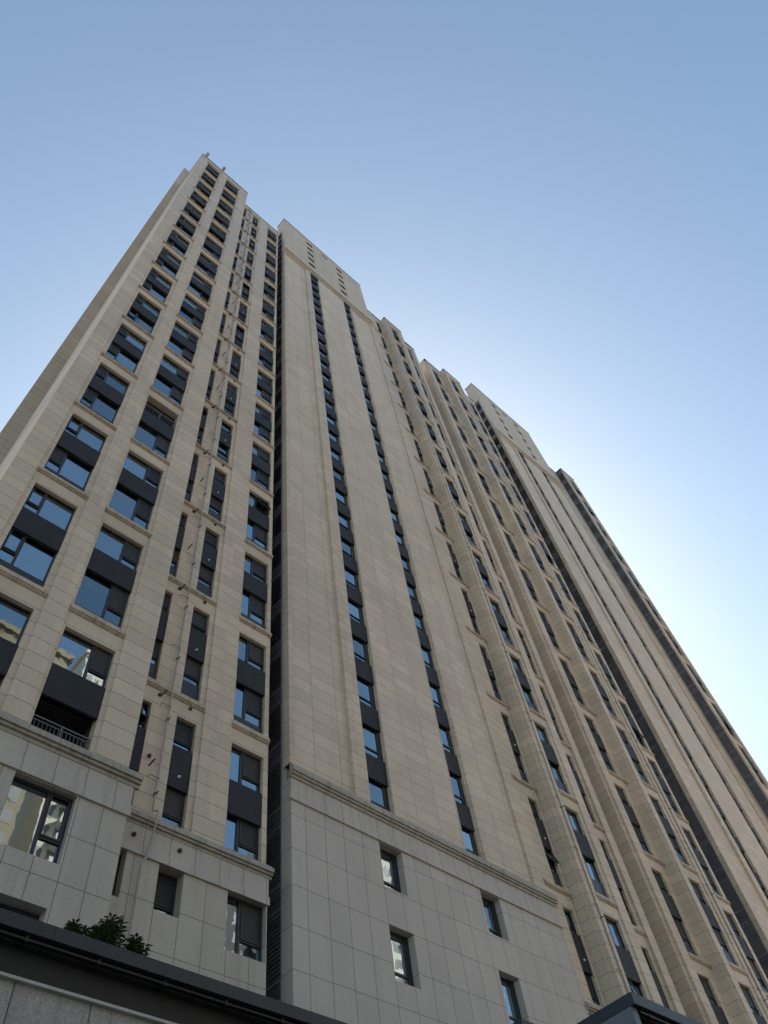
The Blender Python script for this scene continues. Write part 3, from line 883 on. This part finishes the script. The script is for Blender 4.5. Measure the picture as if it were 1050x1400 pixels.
# ================================================================== shrubs on the podium edge
def leaf(mb, p, d, L, w):
    d = d.normalized(); up = Vector((0, 0, 1))
    s = d.cross(up)
    s = s.normalized() if s.length > 1e-3 else Vector((1, 0, 0))
    n = s.cross(d)
    a = p; b = p + d * L * 0.45 + s * w * 0.5 + n * L * 0.06; c = p + d * L - n * L * 0.12; e = p + d * L * 0.45 - s * w * 0.5 + n * L * 0.06
    mid = p + d * L * 0.55 - n * L * 0.02
    i = len(mb.v)
    mb.v += [tuple(q) for q in (a, b, c, e, mid)]
    mb.f += [(i, i + 1, i + 4), (i + 1, i + 2, i + 4), (i + 2, i + 3, i + 4), (i + 3, i, i + 4)]
def shrub(loc, h, spread, n, label):
    rt = thing('shrub', label, 'shrub', loc, 'shrubs on the podium roof edge')
    stem = MB(); lf = MB()
    for q in range(n):
        an = random.uniform(0, 6.28); rr = spread * random.uniform(0.15, 1.0)
        tip = Vector((math.cos(an) * rr, math.sin(an) * rr * 0.6, h * random.uniform(0.55, 1.0) * (1 - 0.25 * rr / spread)))
        mid = tip * 0.5 + Vector((random.uniform(-.05, .05), random.uniform(-.05, .05), 0.08))
        stem.tube([(0, 0, -0.1), tuple(mid), tuple(tip)], [0.014, 0.010, 0.005], 5)
        for wv in range(4):
            base = mid.lerp(tip, 0.25 + 0.75 * wv / 3)
            a0 = random.uniform(0, 6.28)
            for k in range(7):
                a = a0 + k * 6.28 / 7
                el = random.uniform(-0.25, 0.6)
                dirn = Vector((math.cos(a) * math.cos(el), math.sin(a) * math.cos(el), math.sin(el)))
                leaf(lf, base + dirn * 0.03, dirn, random.uniform(0.09, 0.15), random.uniform(0.05, 0.08))
    put('stem', stem.mesh('stem', M['bark']), rt); put('leaves', lf.mesh('leaves', M['leaf']), rt)
shrub((6.15, 12.55, 7.50), 1.02, 0.34, 24, 'tallest bushy dark green shrub on the podium edge, middle of three')
shrub((5.48, 12.55, 7.50), 0.68, 0.26, 12, 'small sparse shrub on the podium edge left of the tall one')
shrub((6.76, 12.55, 7.50), 0.80, 0.15, 9, 'narrow leafy shrub on the podium edge right of the tall one, below the drainpipe')

# flower pots on the high open balcony
for i, (x, lab) in enumerate(((5.5, 'clay pot of red flowers on the high open balcony, left one'), (5.95, 'clay pot of red flowers on the high open balcony, right one'))):
    z = B0 + 60 + 0.42
    rt = thing('flower_pot', lab, 'plant pot', (x, YA + 0.32, z), 'flower pots on the high balcony')
    mb = MB(); mb.tube([(0, 0, 0), (0, 0, 0.22)], [0.10, 0.14], 10); put('pot', mb.mesh('pot', M['clay']), rt)
    lf = MB(); pt = MB()
    for q in range(60):
        dv = Vector((random.gauss(0, 1), random.gauss(0, 1), abs(random.gauss(0, 1)))); dv.normalize()
        leaf(lf if q % 2 else pt, Vector((0, 0, 0.22)) + dv * random.uniform(0.05, 0.45), dv, 0.13, 0.07)
    put('leaves', lf.mesh('leaves', M['leaf']), rt); put('petals', pt.mesh('petals', M['petal']), rt)

# pale boxes bracketed out from the roof edge of the corner wing
for x, lab in ((1.62, 'pale box sticking out from the roof edge at the left corner of the tall wing'), (4.05, 'pale box sticking out from the roof edge above the middle pier of the tall wing')):
    rt = thing('roof_box', lab, 'roof fitting', (x, YA - 0.05, ROOF), 'pale boxes on the corner roof edge')
    mb = MB(); mb.box(-0.04, 0.04, -0.25, 0.12, 0.10, 0.20); put('bracket', mb.mesh('bracket', M['steel']), rt)
    mb = MB(); mb.box(-0.17, 0.17, -0.50, -0.04, 0.13, 0.45); put('housing', mb.mesh('housing', M['steel']), rt)

# ================================================================== buildings across the street (they show in the panes)
def opposite(label, x0, x1, yf, yb, h, m, bays):
    """residential tower whose front faces +Y"""
    B = Building('residential_tower', label, 'building', ((x0 + x1) / 2, (yf + yb) / 2, GZ), 'towers across the street')
    s = MB(); s.box(x0, x1, yb, yf, GZ, h)
    B.part('wall', s, m)
    wv = MB(); bl = MB()
    bw_ = (x1 - x0) / bays
    for i in range(bays):
        for k in range(int((h - 3) / 3)):
            z = 0.5 + 3 * k; xc = x0 + bw_ * (i + 0.5)
            if i % 3 == 1:
                bl.box(xc - bw_ * 0.42, xc + bw_ * 0.42, yf + 0.005, yf + 1.3, z - 0.1, z + 1.0)
                wv.box(xc - bw_ * 0.40, xc + bw_ * 0.40, yf - 0.1, yf + 0.06, z + 1.05, z + 2.55)
            else:
                wv.box(xc - bw_ * 0.30, xc + bw_ * 0.30, yf - 0.1, yf + 0.04, z + 0.8, z + 2.5)
    B.part('window', wv, M['slate'], 'stuff'); B.part('balcony', bl, m, 'stuff')
    c = MB(); c.box(x0 - 0.4, x1 + 0.4, yb - 0.4, yf + 0.4, h, h + 0.8); B.part('cornice', c, m)
opposite('cream tower with balconies across the street, mirrored in the lowest corner window', 2, 25, -44, -60, 85, M['cream'], 9)
opposite('white tower across the street, mirrored in the lower picture windows', 30, 38.5, -52, -70, 97, M['offwhite'], 4)
opposite('dim grey brick block across the street, mirrored in the small lower windows', 47, 80, -60, -76, 80, M['dim_brick'], 10)
opposite('long pale block across the street, mirrored in the stair windows', 84, 132, -60, -80, 103, M['offwhite'], 16)
